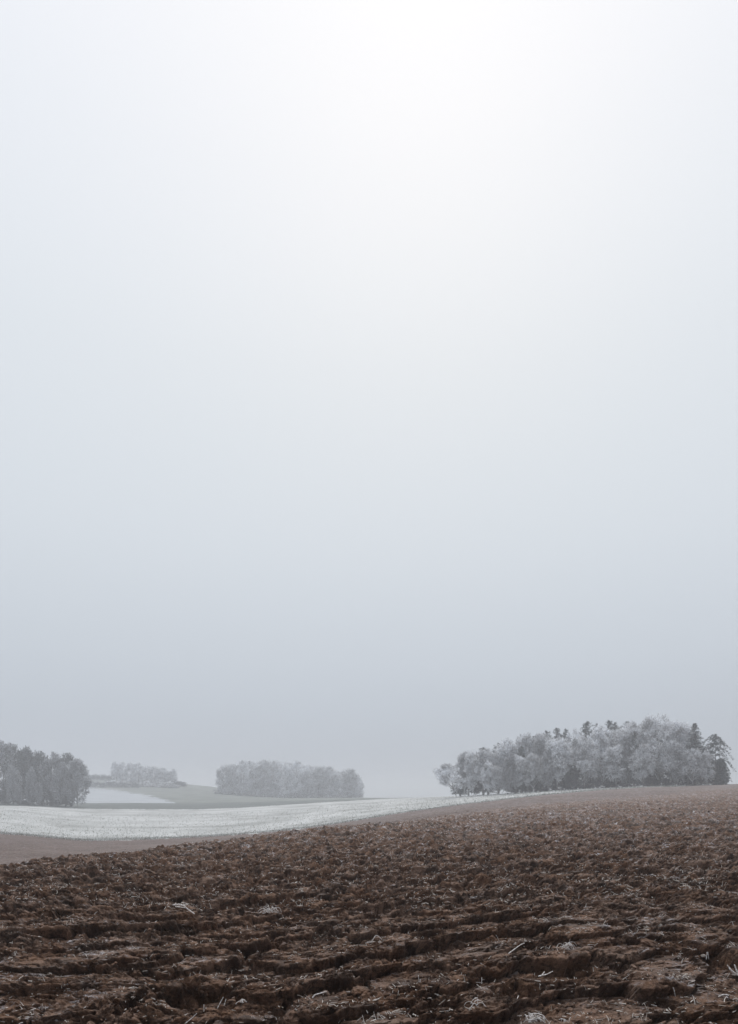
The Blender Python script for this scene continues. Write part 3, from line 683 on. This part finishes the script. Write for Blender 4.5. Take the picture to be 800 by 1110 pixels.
Pa, Fa = clods(700, 3, .02, .085, 3.2, 18, 71)
Pb, Fb = clods(11000, 2, .008, .045, 3.2, 50, 72)
Pc_, Fc = clods(16000, 1, .006, .016, 3.2, 14, 73)
P = np.concatenate([Pa, Pb, Pc_]); Fq = np.concatenate([Fa, Fb + len(Pa), Fc + len(Pa) + len(Pb)])
tag(link('soil_clods', mesh_np('soil_clods', P, Fq, np.full(len(Fq) // 3, 3), [M_clod], smooth=False)), kind='stuff')

# ------------------------------------------------------------------ straw and stubble litter (uncountable)
def straws(n, ymin, ymax, l0, l1, r0, seed, stand=.3, power=1.0):
    r = np.random.default_rng(seed); Ys = np.exp(r.uniform(math.log(ymin), math.log(ymax), n)); xs = r.uniform(-.62, .62, n) * (Ys + .6)
    d = fbm(xs / .7, Ys / .7, 401, 4); kp = d + .20 * r.normal(size=n) > .08; Ys, xs = Ys[kp], xs[kp]
    kp = Ys < ROUGH(400 + F * xs / Ys) * 1.1; Ys, xs = Ys[kp], xs[kp]; n = len(xs)
    L = l0 * (l1 / l0) ** r.random(n); rad = r0 * (.6 + .8 * r.random(n)) * (1 + Ys / 25)
    az = r.random(n) * 6.283; el = np.where(r.random(n) < stand, r.uniform(.4, 1.4, n), r.uniform(-.1, .25, n))
    D = np.stack([np.cos(az) * np.cos(el), np.sin(az) * np.cos(el), np.sin(el)], 1)
    k = 5; s_ = np.linspace(0, 1, k); B = r.normal(size=(n, 3)) * .18; B[:, 2] -= .1
    P = np.stack([xs, Ys, ground_z(xs, Ys) + .004], 1)[:, None] + D[:, None] * (s_[None, :, None] * L[:, None, None]) + B[:, None] * (s_ ** 2)[None, :, None] * L[:, None, None]
    T = np.gradient(P, axis=1); T /= np.linalg.norm(T, axis=2)[..., None] + 1e-9
    A = np.cross(T, r.normal(size=(n, 1, 3))); A /= np.linalg.norm(A, axis=2)[..., None] + 1e-9; Bn = np.cross(T, A)
    ring = []
    for j in range(3):
        a = j * 2.0944; ring.append(P + (A * math.cos(a) + Bn * math.sin(a)) * (rad[:, None] * (1 - .5 * s_)[None])[..., None])
    Vv = np.stack(ring, 2).reshape(-1, 3)
    base = (np.arange(n) * k * 3)[:, None, None]; i = np.arange(k - 1)[None, :, None] * 3; j = np.arange(3)[None, None]; j2 = (j + 1) % 3
    Fv = np.stack([base + i + j, base + i + j2, base + i + 3 + j2, base + i + 3 + j], -1).reshape(-1)
    return Vv, Fv
S1 = straws(20000, 3.4, 15, .012, .06, .0026, 81, .25); S2 = straws(60000, 9, 105, .02, .08, .0040, 82, .35)
Vv = np.concatenate([S1[0], S2[0]]); Fv = np.concatenate([S1[1], S2[1] + len(S1[0])])
tag(link('straw_litter', mesh_np('straw_litter', Vv, Fv, np.full(len(Fv) // 4, 4), [M_straw])), kind='stuff')

# ------------------------------------------------------------------ single frosted stalks and tufts in the foreground
def stalk_thing(kind, px, py, spans, label, cat, rad=.0035, mat=None, name='frosted_stalk'):
    """spans: list of polylines in metres relative to the spot (x right, y away, z up)"""
    x, y = solve_ground(px, py); z = float(ground_z(x, y)[0]); tv, tf = [], []
    for sp in spans:
        sp = np.array(sp, float); s_ = np.linspace(0, len(sp) - 1, (len(sp) - 1) * 4 + 1)
        P = np.stack([np.interp(s_, range(len(sp)), sp[:, k]) for k in range(3)], 1)
        Pm = P.copy(); Pm[1:-1] = (P[:-2] + 2 * P[1:-1] + P[2:]) / 4; Pm[1:-1] = (Pm[:-2] + 2 * Pm[1:-1] + Pm[2:]) / 4
        rr = rad * (1.1 - .5 * np.linspace(0, 1, len(Pm))) * (1 + .25 * np.sin(np.arange(len(Pm)) * 2.3))
        tube(tv, tf, Pm, rr, 6)
    o = link(name, tubes_mesh(name, tv, tf, [mat or M_frost])); o.location = (x, y, z + .024)
    tag(o, label, cat, 'frosted stalks and tufts on the ploughed soil')
def curly(seed, n, L, bend=1.0, up=.5):
    r = random.Random(seed); out_ = []
    for k in range(n):
        p = [r.uniform(-.3, .3) * L, r.uniform(-.2, .2) * L, r.uniform(0, .2) * L]; a = r.uniform(0, 6.28); e = up + r.uniform(-.4, .5); pl = [tuple(p)]
        for q in range(6):
            st = L / 6 * r.uniform(.8, 1.3); p = [p[0] + math.cos(a) * math.cos(e) * st, p[1] + math.sin(a) * math.cos(e) * st * .6, max(-.005, p[2] + math.sin(e) * st)]
            a += r.uniform(-1, 1) * bend; e -= r.uniform(.1, .7) * bend; pl.append(tuple(p))
        out_.append(pl)
    return out_
stalk_thing('t', 577, 1099, curly(1, 20, .16, 1.2, .8), 'large curly frosted root tuft at the bottom edge, right of centre', 'plant', .0042, name='frosted_tuft')
stalk_thing('t', 614, 1107, curly(2, 5, .07, 1.0, .9), 'tiny crossed frosted sprig at the bottom edge just right of the large curly tuft', 'plant', .003, name='frosted_tuft')
stalk_thing('t', 515, 1101, curly(3, 6, .10, .9, .9), 'small arching frosted tuft at the bottom edge left of the large curly tuft', 'plant', .0026, name='frosted_tuft')
stalk_thing('t', 262, 1086, curly(4, 5, .09, 1.3, .8), 'small ring-shaped frosted tuft in the lower left foreground', 'plant', .0028, name='frosted_tuft')
stalk_thing('t', 292, 992, curly(5, 22, .17, 1.0, .5), 'bluish frosted weed tuft left of centre, further up the ploughed slope', 'plant', .0040, name='frosted_tuft')
stalk_thing('t', 612, 1040, curly(6, 16, .13, .9, .6), 'spread-out grey frosted weed on the soil ledge right of centre', 'plant', .0024, name='frosted_tuft')
stalk_thing('s', 798, 1058, [[(.02, 0, 0), (-.03, 0, .03), (-.075, 0, .085)], [(.02, 0, 0), (.0, 0, .05), (-.015, 0, .09)], [(-.03, 0, .03), (-.065, -.01, .06)]], 'thick forked frosted stalk at the right photo edge', 'stalk', .0075)
stalk_thing('s', 772, 1109, [[(-.07, 0, -.02), (-.06, 0, .02), (-.025, 0, .045), (.03, 0, .033), (.07, 0, .0)]], 'thick arched frosted stalk in the bottom right corner', 'stalk', .0045)
stalk_thing('s', 782, 1085, [[(-.05, 0, -.01), (-.01, 0, .035), (.03, .0, .042), (.055, 0, .03)]], 'curved frosted stalk lying above the arched one in the bottom right corner', 'stalk', .0052)
stalk_thing('s', 731, 1087, [[(-.01, 0, .06), (.0, 0, .03), (.008, 0, -.01)]], 'short thin slanting frosted straw left of the curved stalk, bottom right', 'stalk', .0026)
stalk_thing('s', 767, 1035, [[(-.012, 0, 0), (-.006, 0, .07)], [(.0, 0, .07), (.012, 0, 0)]], 'pair of short upright straws beside a pale stone on the right', 'stalk', .004)
stalk_thing('s', 563, 1044, [[(-.11, -.05, .0), (-.04, 0, .03), (.03, .08, .05), (.08, .14, .05)]], 'long frosted stalk lying slanted over a furrow right of centre', 'stalk', .0045)
stalk_thing('s', 590, 1060, [[(-.05, 0, .0), (.02, 0, .015), (.08, .03, .035)], [(-.02, 0, .01), (.01, .03, .03)]], 'short frosted twig just below the spread-out grey weed', 'stalk', .005)
stalk_thing('s', 408, 1022, [[(-.10, 0, .0), (0, 0, .005), (.09, 0, .0)], [(-.055, 0, 0), (.0, 0, .09), (.075, 0, .01)]], 'straws crossed into a small triangle near the middle of the foreground', 'stalk', .004)
stalk_thing('s', 346, 1087, [[(-.05, 0, -.005), (-.035, 0, .02), (.01, 0, .03), (.055, 0, .045)]], 'single bent pale stick at the bottom, left of centre', 'stalk', .0052)
stalk_thing('s', 454, 1072, [[(.002, 0, 0), (-.004, 0, .055)], [(.01, 0, 0), (.012, 0, .025)]], 'short upright straw below the middle of the foreground', 'stalk', .0028)
stalk_thing('s', 522, 1066, [[(0, 0, 0), (.002, 0, .06)]], 'lone upright straw right of the middle of the foreground', 'stalk', .0032)
stalk_thing('s', 240, 1090, [[(-.03, 0, 0), (-.005, 0, .05), (.015, 0, .085)], [(.02, 0, .02), (.035, 0, .07)]], 'pair of slanted frosted straws left of the ring-shaped tuft', 'stalk', .0034)
stalk_thing('s', 221, 1094, [[(0, 0, 0), (.0, 0, .05)]], 'single short upright frosted straw in the lower left foreground', 'stalk', .003)
stalk_thing('s', 208, 1103, [[(-.05, 0, -.01), (0, 0, .03), (.035, 0, .065)]], 'frosted straw slanting up from the bottom edge in the lower left', 'stalk', .0034)
stalk_thing('s', 205, 978+16, [[(-.22, 0, .10), (-.1, 0, .11), (.0, 0, .03), (.10, -.1, 0)], [(-.2, .05, .07), (-.05, .05, .05)]], 'long pale stalks lying bent on the soil in the left half', 'stalk', .009)

def stone(px, py, s, mat, label, cat, name, seed):
    r = np.random.default_rng(seed); v, f = ico(3)
    for _ in range(9):
        d = r.normal(size=3); d /= np.linalg.norm(d); v = v - np.maximum(0, v @ d - .6)[:, None] * d
    v = v + r.normal(size=v.shape) * .012; v = v * np.array(s)
    x, y = solve_ground(px, py); o = link(name, mesh_np(name, v, f.ravel(), np.full(len(f), 3), [mat])); o.location = (x, y, float(ground_z(x, y)[0]) + s[2] * .7); tag(o, label, cat)
stone(767, 973, (.11, .08, .05), M_rust, 'small orange-brown stone on the ploughed soil near the right edge', 'stone', 'stone', 5)
stone(762, 1034, (.030, .02, .018), M_stone, 'pale pebble beside the pair of upright straws on the right', 'stone', 'stone', 6)
stone(716, 1010, (.022, .018, .02), M_stone, 'tiny pale pebble on the soil left of the orange-brown stone', 'stone', 'stone', 7)

# ------------------------------------------------------------------ frosted grass along the edge of the white field
r = np.random.default_rng(9); rng = np.random.default_rng(10)
n = 26000; pxs = r.uniform(-60, 770, n); y0 = WHITE0(pxs); Yg = y0 + np.where(r.random(n) < .4, r.normal(size=n) * 1.2, r.random(n) ** 1.6 * 70); kp = Yg < WHITE1(pxs) - 2
pxs, Yg = pxs[kp], Yg[kp]; xg = (pxs - 400) / F * Yg; n = len(xg)
zg = base_z(xg, Yg) + fbm(xg / 30, Yg / 30, 111, 3) * .25 * sstep(40, 120, Yg)
D = r.normal(size=(n, 3)) * .35 + [0, 0, 1]; D /= np.linalg.norm(D, axis=1)[:, None]
v = blades(np.stack([xg, Yg, zg - .02], 1), D, .12 + .22 * r.random(n), np.full(n, .12))
tag(link('frosted_grass', quad_mesh('frosted_grass', v, [twigmat('edge_grass', (.20, .20, .17), (.62, .65, .65), .2, .9)])), kind='stuff')
